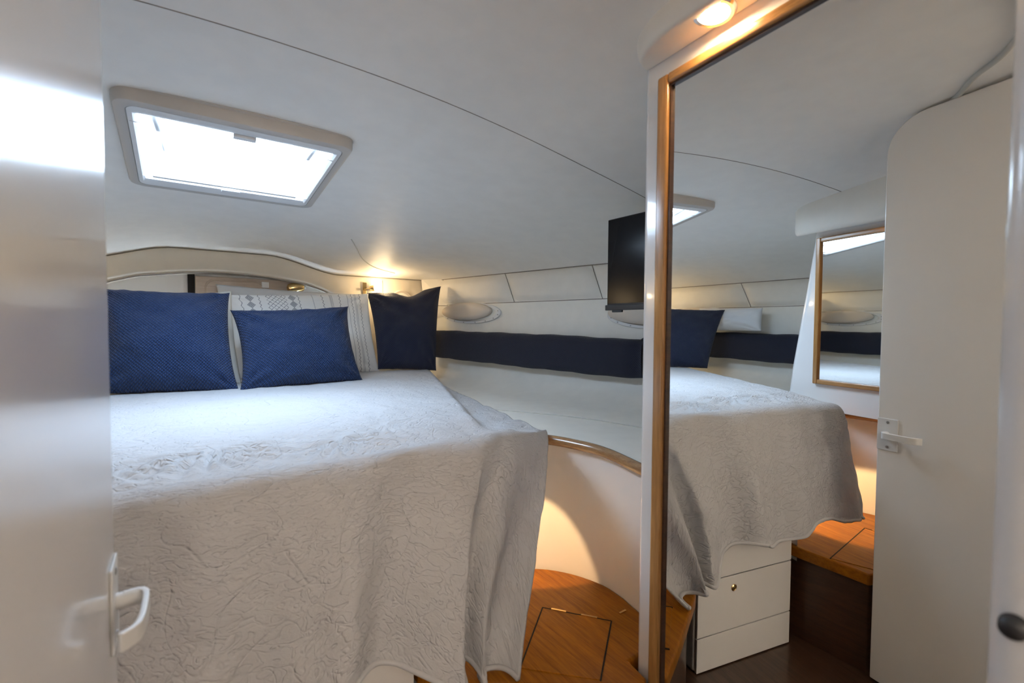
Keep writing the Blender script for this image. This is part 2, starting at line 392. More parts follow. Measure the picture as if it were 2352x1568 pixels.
tube('arch_seam', [(x, YF+0.004, arch_z(x)-0.001) for x in X if abs(x-0.045) < 0.70], 0.003, M['seam'], wall_f, 6)
box('recess_back', (-0.80, YF+0.11, 0.80), (0.90, YF+0.13, 1.56), M['satin'], wall_f)
tube('wall_seam', [(0.962, YF-0.012, z) for z in (0.9, 1.1, 1.3, 1.5)], 0.0018, M['seam'], wall_f, 6)
tube('wall_seam', [(-0.92, YF-0.012, z) for z in (0.9, 1.1, 1.3, 1.5)], 0.0018, M['seam'], wall_f, 6)
box('lower_bulkhead', (-1.5, YF+0.02, 0.0), (1.5, YF+0.05, 0.88), M['satin'], wall_f)
# padded facet that fills each forward corner
for sx in (1, -1):
    mk('corner_facet', [(sx*1.25, YF-0.014, 1.53), (sx*wallx(3.06), 3.06, 1.53), (sx*wallx(2.99), 2.99, 1.33), (sx*1.27, YF-0.014, 1.33), (sx*1.31, YF-0.02, 1.25), (sx*wallx(3.02), 3.02, 1.25)],
       [(0, 1, 2, 3), (3, 2, 5, 4)], M['wallv'], wall_f, fix=False)
    tube('wall_seam', [(sx*wallx(3.06), 3.057, 1.53), (sx*wallx(2.99), 2.987, 1.33), (sx*1.27, YF-0.017, 1.335)], 0.003, M['seam'], wall_f, 6)

# ------------------------------------------------------------------ aft bulkhead, doorway, passage behind the camera
JX = 0.38; JY = 0.089
wall_a = struct(mk('wall_aft', [], [], M['satin']), 'white aft bulkhead with the cabin doorway', 'wall')
def jamb_poly(x0, x1, y0, y1, r):
    out = [(x1, y0), (x1, y1)]
    for i in range(7): a = pi/2+pi/2*i/6; out.append((x0+r+r*cos(a), y1-r+r*sin(a)))
    return out + [(x0, y0)]
prism('door_jamb', jamb_poly(JX, 0.66, -0.06, JY, 0.022), 0.0, 1.87, M['jamb'], wall_a).data.shade_smooth()
wall_a.children[0].modifiers.new('es', 'EDGE_SPLIT').split_angle = radians(35)
def upright(name, x0, x1, y0, y1, m, parent, z0=0.0):
    k = max(2, int(abs(x1-x0)/0.08)); X_ = [x0+(x1-x0)*i/k for i in range(k+1)]
    V = [(x, y, z) for y in (y0, y1) for x in X_ for z in (z0, ceil_z(min(max(x, -wallx(y)), wallx(y)), y)+0.004)]
    n_ = (k+1)*2; Fc = []
    for i in range(k):
        Fc += [(2*i, 2*i+1, 2*i+3, 2*i+2), (n_+2*i, n_+2*i+1, n_+2*i+3, n_+2*i+2), (2*i, 2*i+2, n_+2*i+2, n_+2*i), (2*i+1, 2*i+3, n_+2*i+3, n_+2*i+1)]
    Fc += [(0, 1, n_+1, n_), (n_-2, n_-1, 2*n_-1, 2*n_-2)]
    return mk(name, V, Fc, m, parent)
upright('bulkhead_panel', -2.0, -0.34, 0.0, 0.06, M['satin'], wall_a)
upright('bulkhead_panel', 0.66, 2.0, -0.055, 0.0, M['satin'], wall_a)
box('door_head', (-0.34, -0.06, 1.872), (0.66, 0.06, 1.96), M['satin'], wall_a)
# passage: walls, deckhead, added fill globes
struct(box('wall_passage_port', (-0.96, -2.0, 0.0), (-0.92, 0.0, 1.95), M['satin']), 'white port wall of the passage outside the cabin', 'wall')
struct(box('wall_passage_starboard', (0.92, -2.0, 0.0), (0.96, -0.06, 1.95), M['satin']), 'white starboard wall of the passage outside the cabin', 'wall')
struct(box('wall_passage_aft', (-0.96, -2.04, 0.0), (0.96, -2.0, 1.95), M['satin']), 'white end wall of the passage outside the cabin', 'wall')
struct(box('ceiling_passage', (-0.96, -2.04, 1.95), (0.96, 0.06, 1.98), M['ceil']), 'pale deckhead of the passage outside the cabin', 'ceiling')
for sx, wd in ((-1, 'port'), (1, 'starboard')):  # unseen globes added behind the camera to send warm fill through the doorway
    c = Vector((sx*0.45, -1.90, 1.45))
    t = thing('fill_globe', 'round white fill globe, added unseen on the passage end wall, '+wd+' side, behind the camera', 'lamp', (c.x, -2.0, 1.45), 'added fill globes in the passage')
    lathe('fill_globe_mount', [(0.05, 0.0), (0.05, 0.012), (0.02, 0.02), (0.02, 0.05)], frame4((c.x, -2.0, 1.45), (0, 1, 0)), M['brass'], t, 24)
    lathe('fill_globe_ball', [(0.1*sin(pi*k/14)+0.0005, -0.1*cos(pi*k/14)) for k in range(15)], frame4(c+Vector((0, 0.045, 0)), (0, 1, 0)), M['fillglow'], t, 28)

# dark door catch on the starboard jamb
k = thing('door_catch', 'small dark round catch on the white door jamb at the right edge', 'catch', (JX, 0.071, 0.945))
kt = frame4((JX, 0.071, 0.945), (-1, 0, 0))
lathe('catch_plate', [(0.010, 0.0), (0.010, 0.002), (0.008, 0.003)], kt, M['black'], k, 20)
lathe('catch_button', [(0.009, 0.002), (0.009, 0.010), (0.006, 0.013), (0.001, 0.014)], kt, M['black'], k, 20)

# ------------------------------------------------------------------ cabin door, standing open on the left
DX = -0.272; DY0, DY1 = 0.105, 0.787
dpoly = [(DY0, 0.02), (DY1, 0.02)]
for i in range(9): a = pi/2*i/8; dpoly.append((DY1-0.11+0.11*cos(a), 1.755+0.105*sin(a)))
dpoly += [(DY0, 1.868)]
MD = Matrix(((0, 0, 1, DX-0.030), (1, 0, 0, 0), (0, 1, 0, 0), (0, 0, 0, 1)))
door = prism('door_1', dpoly, 0.0, 0.030, M['door'], None, 0.004, MD)
struct(door, 'white laminate cabin door standing open at the left edge', 'door')
HZ = 0.850; HY = 0.757
hp = mk('handle', [], [], M['plastic'], door)
box('handle_plate', (DX, HY-0.031, HZ-0.052), (DX+0.0035, HY+0.029, HZ+0.052), M['plastic'], hp, 0.0015)
for dz in (-0.040, 0.040):
    lathe('screw', [(0.0045, 0.0), (0.0045, 0.0012), (0.002, 0.0018)], frame4((DX+0.0033, HY-0.002, HZ+dz), (1, 0, 0)), M['steel'], hp, 12)
lathe('neck', [(0.010, 0.0), (0.010, 0.030)], frame4((DX+0.002, HY, HZ), (1, 0, 0)), M['plastic'], hp, 18)
# flat lever: out from the door, along it, and back towards it
lev = catmull([(0.010, 0.000), (0.024, 0.001), (0.031, -0.004), (0.034, -0.014), (0.034, -0.045), (0.032, -0.075), (0.027, -0.091), (0.014, -0.102)], 6)
lp = []
for i, p in enumerate(lev):
    t = (lev[min(i+1, len(lev)-1)]-lev[max(i-1, 0)]).normalized(); nrm = Vector((-t.y, t.x, 0)); h = 0.0105
    lp.append([Vector((DX+p.x+nrm.x*s*0.0035, HY+p.y+nrm.y*s*0.0035, HZ+z_)) for s, z_ in ((-1, -h), (1, -h), (1, h), (-1, h))])
bevel(loft('lever', lp, M['plastic'], hp, smooth=False), 0.0015)
box('latch_plate', (DX-0.026, DY1-0.0005, HZ-0.065), (DX-0.005, DY1+0.0015, HZ+0.055), M['satin'], door)

# ------------------------------------------------------------------ deck hatch
hatch = mk('window_1', [], [], M['plastic']); struct(hatch, 'open-shaded deck hatch glowing with daylight in the headliner', 'window')
HM = Matrix.Translation((HC.x, 1.86, zc(1.86)-0.004)) @ Matrix.Rotation(HTILT, 4, 'X')
def ring(name, prof, m, parent):     # prof: (hw, hl, corner r, w, dy)
    loops = [[HM @ Vector((a, b+dy, wz)) for a, b in rrect(hw, hl, r)] for hw, hl, r, wz, dy in prof]
    o = loft(name, loops, m, parent, caps=False, smooth=True)
    e = o.modifiers.new('es', 'EDGE_SPLIT'); e.split_angle = radians(38); return o
ring('hatch_trim', [(0.304, 0.318, 0.035, 0.02, 0), (0.307, 0.321, 0.038, 0.004, 0), (0.309, 0.323, 0.04, 0.0, 0), (0.304, 0.318, 0.038, -0.004, 0), (0.303, 0.317, 0.038, -0.026, 0), (0.299, 0.313, 0.036, -0.034, 0), (0.290, 0.304, 0.034, -0.038, 0), (0.276, 0.290, 0.030, -0.036, 0), (0.274, 0.288, 0.028, -0.030, 0)], M['hatchf'], hatch)
ring('blind_frame', [(0.275, 0.289, 0.028, -0.030, 0), (0.273, 0.287, 0.026, -0.036, 0), (0.262, 0.262, 0.012, -0.037, 0), (0.255, 0.240, 0.006, -0.031, 0), (0.252, 0.236, 0.004, -0.012, 0), (0.252, 0.236, 0.004, 0.022, 0)], M['plastic'], hatch)
box('pane', (-0.27, -0.25, 0.022), (0.27, 0.25, 0.027), M['pane'], hatch, 0, HM)
for y in (-0.237, 0.228):
    box('pull_tab', (-0.03, y-0.004, -0.040), (0.03, y+0.016, -0.030), M['plastic'], hatch, 0.002, HM)
box('blind_bar', (-0.235, 0.205, -0.032), (0.225, 0.222, -0.018), M['plastic'], hatch, 0.003, HM)
box('blind_bar', (-0.245, 0.181, 0.006), (0.240, 0.187, 0.013), M['plastic'], hatch, 0.002, HM)
for x, sgn in ((-0.225, 1), (0.215, -1)):
    lt = box('hatch_latch', (x-0.014, -0.225, 0.000), (x+0.034*sgn if sgn > 0 else x+0.014, -0.205, 0.018), M['plastic'], hatch, 0.003, HM)
    tube('latch_lever', [HM @ Vector(p) for p in ((x+0.004, -0.21, 0.010), (x+0.008*sgn, -0.17, 0.000), (x+0.016*sgn, -0.12, -0.006))], lambda t: 0.008+0.004*t, M['plastic'], lt, 10)
tube('hatch_stay', [HM @ Vector(p) for p in ((-0.205, -0.02, 0.012), (-0.200, 0.05, 0.008), (-0.196, 0.11, 0.012))], 0.006, M['plastic'], hatch, 8)
for x in (-0.258, 0.250):
    for y in (-0.20, 0.20): tube('blind_cord', [HM @ Vector((x-0.012, y, -0.036)), HM @ Vector((x+0.012, y+0.001, -0.036))], 0.002, M['plastic'], hatch, 6)

# ------------------------------------------------------------------ starboard wardrobe with the tall mirror
MA = radians(6.7)
mdir = Vector((sin(MA), cos(MA), 0)); mnor = Vector((cos(MA), -sin(MA), 0)); mpt = CAM + mnor*0.82
def sm(s, off, z): p = mpt + mdir*s + mnor*off; return Vector((p.x, p.y, z))
loc = sm(0.45, 0.1, 0)
lk = thing('mirrored_wardrobe', 'white gloss wardrobe whose front is the tall oak-framed mirror', 'wardrobe', loc)
pts = [(0.19, 0.006)] + [(0.838+0.020*sin(pi/2*i/10), 0.006+0.020*(1-cos(pi/2*i/10))) for i in range(11)] + [(0.858, 0.28)]
poly = [(sm(s, o, 0).x, sm(s, o, 0).y) for s, o in pts] + [(1.02, 0.74), (1.02, 0.12)]
b = prism('cabinet_body', poly, 0.0, lambda x, y: ceil_z(x, y)-0.002, M['gloss'], lk); b.data.shade_smooth()
b.modifiers.new('es', 'EDGE_SPLIT').split_angle = radians(30)
S0, S1, MZ0, MZ1 = 0.215, 0.7665, 0.12, 1.735
def mbox(name, s0, s1, o0, o1, z0, z1, m, par, bv=0.0):
    v = [sm(s, o, z) for z in (z0, z1) for s, o in ((s0, o0), (s1, o0), (s1, o1), (s0, o1))]
    o = mk(name, v, [(0,1,2,3),(4,5,6,7),(0,1,5,4),(1,2,6,5),(2,3,7,6),(3,0,4,7)], m, par)
    if bv: bevel(o, bv)
    return o
mbox('mirror_pane', S0, S1, 0.0, 0.005, MZ0, MZ1, M['mirror'], lk)
fw_ = 0.030
mbox('frame_stile', S1-0.001, S1+fw_, -0.013, 0.0065, MZ0-fw_, MZ1+fw_*0.75, M['oak'], lk, 0.005)
mbox('frame_stile', S0-fw_*0.6, S0, -0.013, 0.0065, MZ0-fw_, MZ1+fw_*0.75, M['oak'], lk, 0.005)
mbox('frame_rail', S0, S1, -0.013, 0.0065, MZ1, MZ1+fw_*0.75, M['oakh'], lk, 0.005)
mbox('frame_rail', S0, S1, -0.013, 0.0065, MZ0-fw_, MZ0, M['oakh'], lk, 0.005)
mbox('frame_rebate', S1-0.006, S1-0.001, -0.006, 0.001, MZ0, MZ1, M['riser'], lk)
mbox('frame_rebate', S0, S1, -0.006, 0.001, MZ1-0.005, MZ1, M['riser'], lk)
# aft-outboard closing panel beside the wardrobe, forward side up to the hull
struct(prism('wall_aft_starboard', [(1.02, 0.72), (1.83, 0.72), (1.83, 0.745), (1.02, 0.745)], 0.0, lambda x, y: ceil_z(min(x, wallx(y)), y)+0.004, M['satin']), 'white panel between the wardrobe and the starboard hull side', 'wall')

# valance over the mirror
def valance(name, P, s0, s1, dep, z_in, z_out, label):
    # rounded outer corner at the forward end; profile from ceiling round to the soffit
    loops = []
    path = [(s0, -dep)] + [(s0+(s1-s0-0.14)*i/8, -dep) for i in range(1, 9)]
    for i in range(1, 13):
        a = pi/2*i/12; path.append((s1-0.14+0.14*sin(a), -dep+dep*(1-cos(a))))
    for s, o in path:
        f = o/-dep; zlo = z_in+(z_out-z_in)*f
        q = P(s, o, 0); q2 = P(s, 0.004, 0)
        zt = max(ceil_z(q.x, q.y), z_out+0.03)+0.004
        d = (q-q2); L_ = max(d.length, 1e-4); u = d/L_
        def pt(back, z): b_ = q-u*min(back, L_*0.98); return Vector((b_.x, b_.y, z))
        loops.append([pt(-0.0, zt), pt(-0.0, zlo+0.022), pt(0.002, zlo+0.012), pt(0.006, zlo+0.005), pt(0.012, zlo+0.001), pt(0.018, zlo+0.0), Vector((q2.x, q2.y, z_in)) if f > 0.02 else pt(0.04, z_in), Vector((q2.x, q2.y, zt))])
    o = loft(name, loops, M['wallv'], None, closed=True, caps=True)
    e = o.modifiers.new('es', 'EDGE_SPLIT'); e.split_angle = radians(60)
    return struct(o, label, 'trim')
valance('trim_1', sm, 0.19, 0.842, 0.096, 1.802, 1.790, 'cream rounded valance above the tall mirror')
def downlight(c, tilt, label, on):
    t = thing('downlight', label, 'lamp', c, 'recessed downlights over the mirrors')
    T = frame4(c, tilt)
    lathe('bezel_ring', [(0.040, -0.002), (0.041, 0.002), (0.036, 0.007), (0.029, 0.006), (0.027, 0.001), (0.027, -0.002)], T, M['chrome'], t, 36)
    lathe('lens', [(0.0275, 0.0), (0.027, 0.004), (0.018, 0.0075), (0.006, 0.009), (0.001, 0.009)], T, M['lens'], t, 32)
c = sm(0.620, -0.048, 1.7965); dn = Vector((0, 0, -1)) - mnor*0.12
downlight(c, dn, 'lit round downlight with a chrome ring in the valance above the tall mirror', True)

# ------------------------------------------------------------------ port locker with its smaller mirror (seen in the tall mirror)
PA = radians(1.2); pd = Vector((-sin(PA), cos(PA), 0)); pn = Vector((-cos(PA), -sin(PA), 0)); pp = Vector((-0.787, 1.372, 0))
def sp_(s, off, z): q = pp + pd*s + pn*off; return Vector((q.x, q.y, z))
pk = thing('mirrored_locker', 'white gloss hanging locker with a short oak-framed mirror on the port side', 'locker', sp_(-0.4, 0.1, 0.80))
loops = []
for z in (0.80, 1.0, 1.2, 1.4, 1.6, 1.74):
    e = interp([0.8, 0.92, 1.57, 1.74], [0.165, 0.155, 0.045, 0.03], z)
    lp = [sp_(-1.10, 0.006, z)] + [sp_(e-0.05+0.05*sin(pi/2*i/8), 0.006+0.05*(1-cos(pi/2*i/8)), z) for i in range(9)] + [sp_(e, 0.30, z), sp_(-1.10, 0.30, z)]
    loops.append(lp)
b = loft('cabinet_body', loops, M['gloss'], pk); b.modifiers.new('es', 'EDGE_SPLIT').split_angle = radians(30)
def pbox(name, s0, s1, o0, o1, z0, z1, m, bv=0.0):
    v = [sp_(s, o, z) for z in (z0, z1) for s, o in ((s0, o0), (s1, o0), (s1, o1), (s0, o1))]
    o = mk(name, v, [(0,1,2,3),(4,5,6,7),(0,1,5,4),(1,2,6,5),(2,3,7,6),(3,0,4,7)], m, pk)
    if bv: bevel(o, bv)
    return o
PS0, PS1, PZ0, PZ1 = -0.85, -0.022, 0.945, 1.600
pbox('mirror_pane', PS0, PS1, 0.0, 0.005, PZ0, PZ1, M['mirror'])
pbox('frame_stile', PS1, PS1+0.022, -0.012, 0.0065, PZ0-0.022, PZ1+0.022, M['oak'], 0.004)
pbox('frame_stile', PS0-0.022, PS0, -0.012, 0.0065, PZ0-0.022, PZ1+0.022, M['oak'], 0.004)
pbox('frame_rail', PS0, PS1, -0.012, 0.0065, PZ1, PZ1+0.022, M['oakh'], 0.004)
pbox('frame_rail', PS0, PS1, -0.012, 0.0065, PZ0-0.022, PZ0, M['oakh'], 0.004)
valance('trim_2', sp_, -1.05, 0.10, 0.10, 1.655, 1.632, 'cream rounded valance above the short port mirror')
downlight(sp_(-0.42, -0.055, 1.645), Vector((0, 0, -1)) - pn*0.2, 'lit downlight in the valance above the short port mirror', True)

# ------------------------------------------------------------------ berth base, drawers, mattress
bb = thing('island_berth', 'white built-in berth with drawer fronts under the quilt', 'bed', (0.02, 1.2, 0))
BX0, BX1 = -0.205, 0.250
box('carcass', (BX0, 1.035, 0.0), (BX1, 2.6, 0.755), M['satin'], bb, 0.012)
box('fascia_panel', (BX0+0.003, 1.026, 0.322), (BX1-0.003, 1.036, 0.752), M['satin'], bb, 0.0015)
dr = box('drawer_front', (BX0+0.003, 1.026, 0.127), (BX1-0.003, 1.036, 0.318), M['satin'], bb, 0.0015)
lathe('knob', [(0.012, 0.0), (0.0125, 0.002), (0.0095, 0.004), (0.008, 0.0025), (0.007, 0.003), (0.001, 0.003)], frame4((0.085, 1.026, 0.275), (0, -1, 0)), M['brass'], dr, 20)
box('plinth_panel', (BX0+0.003, 1.026, 0.004), (BX1-0.003, 1.036, 0.123), M['satin'], bb, 0.0015)
box('joint_shadow', (BX0+0.006, 1.031, 0.0), (BX1-0.006, 1.0345, 0.75), M['gap'], bb)
def bw(y): return 0.53 + (y-1.1)*0.374
mo = [(-0.40, 1.10), (0.40, 1.10), (0.49, 1.125), (0.53, 1.18), (bw(1.6)-0.02, 1.6), (bw(2.4)-0.02, 2.4), (1.06, 2.9), (1.04, 3.13), (-1.04, 3.13), (-1.06, 2.9), (-bw(2.4)+0.02, 2.4), (-bw(1.6)+0.02, 1.6), (-0.53, 1.18), (-0.49, 1.125)]
tag(prism('mattress', mo, 0.802, 0.872, M['mattress'], None, 0.02), 'thin white mattress hidden under the quilt', 'mattress')

# curved side panels with the oak rail
PTOP = [(0.845, 0.752), (0.878, 0.88), (0.918, 1.037), (0.916, 1.154), (0.868, 1.30), (0.74, 1.39), (0.52, 1.41), (0.33, 1.31), (0.262, 1.10), (0.262, 1.04)]
PBOT = [(0.875, 0.752), (0.899, 0.908), (0.911, 0.969), (0.91, 1.06), (0.863, 1.178), (0.78, 1.265), (0.63, 1.33), (0.45, 1.33), (0.30, 1.22), (0.262, 1.04)]
def side_panel(sx, label, sc=1.0):
    t = thing('berth_side_panel', label, 'panel', (sx*0.9*sc, 1.06, 0.0), 'curved panels beside the berth')
    a = catmull([(sx*sc*x, y, 0.785) for x, y in PTOP], 8); b_ = catmull([(sx*sc*x, y, 0.30) for x, y in PBOT], 8)
    V = []; Fc = []; k = 6; n_ = len(a)
    for j in range(k+1): V += [a[i].lerp(b_[i], j/k) for i in range(n_)]
    for j in range(k):
        for i in range(n_-1): Fc.append((j*n_+i, j*n_+i+1, (j+1)*n_+i+1, (j+1)*n_+i))
    o = mk('panel_skin', V, Fc, M['satin'], t, smooth=True, fix=False)
    r = [(p.x-sx*0.004, p.y-0.002, 0.789) for p in a[:int(n_*0.55)]]
    tube('oak_rail', r, 0.0185, M['oakr'], t, 14, flat=0.95)
side_panel(1, 'white curved panel with an oak rail between the quilt and the tall mirror')
side_panel(-1, 'white curved panel with an oak rail below the port locker', 0.96)

# ------------------------------------------------------------------ steps
TZ = 0.36
def step(sx, inner, outer, label, hp, m, close):
    t = thing('wooden_step', label, 'step', (sx*0.55, 0.95, 0.0), 'teak steps beside the berth')
    ic = catmull([(x, y, 0) for x, y in inner], 6); oc = catmull([(x, y, 0) for x, y in outer], 6)
    poly = [(p.x, p.y) for p in ic] + close + [(p.x, p.y) for p in oc]
    prism('tread', poly, TZ-0.042, TZ, m, t, 0.009)
    rp = [(p.x+sx*0.022, p.y+0.012) for p in ic] + ([] if sx > 0 else [(-0.345, 0.82), (-0.345, 0.30)])
    n_ = len(rp)
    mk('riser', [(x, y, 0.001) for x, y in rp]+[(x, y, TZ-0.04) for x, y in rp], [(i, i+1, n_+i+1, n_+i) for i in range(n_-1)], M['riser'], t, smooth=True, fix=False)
    A, B, C_, D = [Vector((x, y)) for x, y in hp]        # A-B far edge, D-C near edge
    cen = (A+B+C_+D)/4
    box_ = [cen+(p-cen)*0.985 for p in (A, B, C_, D)]
    lid = prism('hatch_lid', [(p.x, p.y) for p in box_], TZ-0.01, TZ+0.0022, m, t, 0.001)
    for p, q, wd in ((A, D, 0.0038), (B, C_, 0.0038), (A, B, 0.0022)):
        d = (q-p).normalized(); nn = Vector((-d.y, d.x))*wd*0.5
        prism('lid_joint', [tuple(p+nn), tuple(q+nn), tuple(q-nn), tuple(p-nn)], TZ-0.008, TZ+0.0026, M['gap'], t)
    for f0, f1 in ((0.13, 0.35), (0.57, 0.80)):
        p, q = A.lerp(B, f0), A.lerp(B, f1); d = (q-p).normalized(); nn = Vector((-d.y, d.x))*0.0028
        prism('hinge', [tuple(p+nn), tuple(q+nn), tuple(q-nn), tuple(p-nn)], TZ-0.004, TZ+0.0042, M['brass'], t)
    return t
inner_s = [(0.262, 1.04), (0.282, 1.015), (0.345, 0.935), (0.44, 0.858), (0.55, 0.772), (0.675, 0.680)]
outer_s = [(0.872, 0.768), (0.897, 0.908), (0.909, 0.969), (0.908, 1.06), (0.861, 1.176), (0.778, 1.263), (0.63, 1.328), (0.45, 1.328), (0.30, 1.218), (0.262, 1.07)]
st = step(1, inner_s, outer_s, 'orange teak step with an inlaid hatch lid, beside the tall mirror', [(0.669, 1.058), (0.789, 0.897), (0.600, 0.757), (0.468, 0.898)], M['teak'], [(0.698, 0.702), (0.708, 0.764)])
box('catch_chip', (0.835, 0.905, TZ-0.001), (0.862, 0.911, TZ+0.003), M['brass'], st)
inner_p = [(-0.235, 1.06), (-0.245, 1.0), (-0.262, 0.92), (-0.275, 0.86), (-0.285, 0.803)]
outer_p = [(-0.95, 0.30), (-0.93, 0.80), (-0.875, 0.969), (-0.872, 1.06), (-0.827, 1.176), (-0.747, 1.263), (-0.605, 1.328), (-0.43, 1.328), (-0.29, 1.218), (-0.24, 1.09)]
step(-1, inner_p, outer_p, 'orange teak step on the port side, seen only in the mirror beyond the drawers', [(-0.66, 1.045), (-0.70, 0.85), (-0.33, 0.815), (-0.268, 0.925)], M['teakp'], [(-0.33, 0.80), (-0.33, 0.30)])
# courtesy lamps tucked under the berth overhang, washing the steps
for sx, lab in ((1, 'small warm courtesy lamp under the berth above the starboard step'), (-1, 'small warm courtesy lamp under the berth above the port step')):
    c = Vector((sx*0.47, 1.29, 0.772))
    t = thing('courtesy_lamp', lab, 'lamp', c, 'courtesy lamps under the berth')
    T = frame4(c, (0, 0, -1), (1, 0, 0))
    lathe('lamp_housing', [(0.028, 0.0), (0.028, 0.02), (0.022, 0.024), (0.018, 0.01)], T, M['chrome'], t, 24)
    lathe('lamp_lens', [(0.018, 0.010), (0.017, 0.016), (0.001, 0.018)], T, M['bulb'], t, 20)
    sl = bpy.data.lights.new('courtesy_beam', 'SPOT'); sl.energy = 4.2 if sx > 0 else 5.0; sl.color = (1.0, 0.62, 0.28); sl.spot_size = radians(46 if sx > 0 else 70); sl.spot_blend = 0.18; sl.shadow_soft_size = 0.012
    so = bpy.data.objects.new('courtesy_beam', sl); COL.objects.link(so); so.location = c + Vector((0, 0, -0.03))
    so.rotation_euler = ((Vector((0.86, 1.30, 0.36)) if sx > 0 else Vector((-0.68, 1.14, 0.36))) - so.location).to_track_quat('-Z', 'Y').to_euler()
    so.parent = t; so.matrix_parent_inverse = Matrix.Translation(-c)

# ------------------------------------------------------------------ navy bolsters along the hull
def bolster(sx, y0, y1, label):
    loops = []; n_ = 70
    for i in range(n_+1):
        f = i/n_; y = y0+(y1-y0)*f
        zt = interp([1.47, 2.06, 3.03, 3.12], [1.128, 1.143, 1.154, 1.155], y); zb = interp([1.47, 2.06, 3.03, 3.12], [0.938, 0.944, 0.962, 0.963], y)
        x1 = wallx(y)-0.002; th = 0.095
        e = min(1, (f*n_+0.3)/3)**0.6*min(1, ((1-f)*n_+0.3)/3)**0.6
        zm = (zt+zb)/2; h = (zt-zb)/2*(0.93+0.07*e)
        th *= (0.65+0.35*e); wob = 0.0015*sin(y*31)+0.0015*sin(y*13+1)
        lp = []
        for a, b_ in ((0, 1), (0.55, 1), (0.85, 0.95), (0.98, 0.75), (1.02, 0.3), (1.03, -0.2), (0.98, -0.75), (0.85, -0.95), (0.5, -1), (0, -1)):
            lp.append(Vector((sx*(x1-th*a), y, zm+h*b_+wob)))
        loops.append(lp)
    V = [p for l_ in loops for p in l_]; k = len(loops[0]); Fc = []; uv = []
    for i in range(n_+1):
        for j in range(k): uv.append((i/n_*1.7*0.9, j*0.03))
    for i in range(n_):
        for j in range(k): Fc.append((i*k+j, i*k+(j+1) % k, (i+1)*k+(j+1) % k, (i+1)*k+j))
    Fc += [tuple(range(k)), tuple(range(n_*k, (n_+1)*k))]
    t = thing('bolster', label, 'bolster', (sx*wallx((y0+y1)/2)-sx*0.04, (y0+y1)/2, 0.94), 'navy bolsters along the hull sides')
    mk('cover', V, Fc, M['navyb'], t, smooth=True, fix=False, uv=uv)
    p0 = Vector((sx*(wallx(y0)-0.05), y0-0.004, 1.128))
    tube('corner_knot', [p0+Vector((0, 0.02, -0.006)), p0+Vector((-sx*0.004, 0.0, 0.004)), p0+Vector((-sx*0.006, -0.012, 0.0)), p0+Vector((0, -0.014, -0.03))], 0.012, M['navyb'], t, 8)
    return t
bolster(1, 1.47, 3.10, 'long navy fabric bolster along the starboard hull below the oval covers')
bolster(-1, 1.47, 3.10, 'long navy fabric bolster along the port hull, seen in the mirror')
# oak end block behind the starboard bolster
tag(box('oak_end_block', (1.58, 1.33, 1.0), (1.66, 1.44, 1.115), M['oakr'], None, 0.006), 'small oak block at the aft end of the starboard bolster', 'block')

# ------------------------------------------------------------------ oval portlight covers
def oval(sx, yc, zc_, label):
    a, b_ = 0.295, 0.070
    tdir = Vector((-sx*0.2, 1, 0)).normalized(); nin = Vector((-sx*1, -0.2, 0)).normalized()
    c = Vector((sx*(wallx(yc)-0.003), yc, zc_))
    t = thing('portlight_cover', label, 'window cover', c, 'oval portlight covers on the hull sides')
    def P(r, ang, h, ay=1.0, az=1.0, o=(0, 0)):
        ca, sa = cos(ang), sin(ang)
        return c + tdir*(o[0]+a*r*ay*abs(ca)**0.95*(1 if ca >= 0 else -1)) + Vector((0, 0, 1))*(o[1]+b_*r*az*sa) + nin*h
    K = 64; A = [2*pi*i/K for i in range(K)]
    loft('flange', [[P(1.0, q, 0.0) for q in A], [P(1.0, q, 0.006) for q in A], [P(0.985, q, 0.009) for q in A], [P(0.86, q, 0.009, 1, 0.93) for q in A], [P(0.84, q, 0.003, 1, 0.92) for q in A]], M['plastic'], t, caps=False).modifiers.new('es', 'EDGE_SPLIT').split_angle = radians(40)
    o = (0.035*1.0, 0.012)
    loft('blind', [[P(0.89, q, 0.004, 0.95, 0.95, o) for q in A], [P(0.885, q, 0.020, 0.95, 0.95, o) for q in A], [P(0.86, q, 0.026, 0.95, 0.95, o) for q in A], [P(0.5, q, 0.031, 0.95, 0.95, o) for q in A], [P(0.05, q, 0.032, 0.95, 0.95, o) for q in A]], M['beige'], t)
    for i in range(16):
        q = 2*pi*i/16+0.2; p = P(0.93, q, 0.0085, 1, 0.97)
        if sin(q) < 0.55: lathe('screw', [(0.0042, 0), (0.004, 0.0015), (0.001, 0.002)], frame4(p, nin), M['steel'], t, 8)
oval(1, 2.76, 1.275, 'oval beige portlight cover beside the corner pillow')
oval(1, 1.42, 1.250, 'oval beige portlight cover half hidden below the television')
oval(-1, 2.76, 1.275, 'oval beige portlight cover on the port hull near the bow')
oval(-1, 1.72, 1.250, 'oval beige portlight cover on the port hull near the locker')

# ------------------------------------------------------------------ television
tv = thing('television', 'black flat television mounted by the wardrobe, screen facing the bed', 'television', (1.2, 1.05, 1.26))
box('casing', (1.2, 0.77, 1.262), (1.232, 1.316, 1.616), M['black'], tv, 0.003)
box('screen', (1.1985, 0.777, 1.285), (1.2015, 1.3125, 1.612), M['screen'], tv)
box('lower_bezel', (1.192, 0.77, 1.258), (1.203, 1.319, 1.279), M['black'], tv, 0.002)
box('sensor_tab', (1.194, 1.235, 1.250), (1.204, 1.285, 1.259), M['black'], tv, 0.002)
tube('wall_arm', [(1.232, 1.0, 1.45), (1.45, 0.95, 1.45), (1.55, 0.747, 1.45)], 0.014, M['black'], tv, 10)

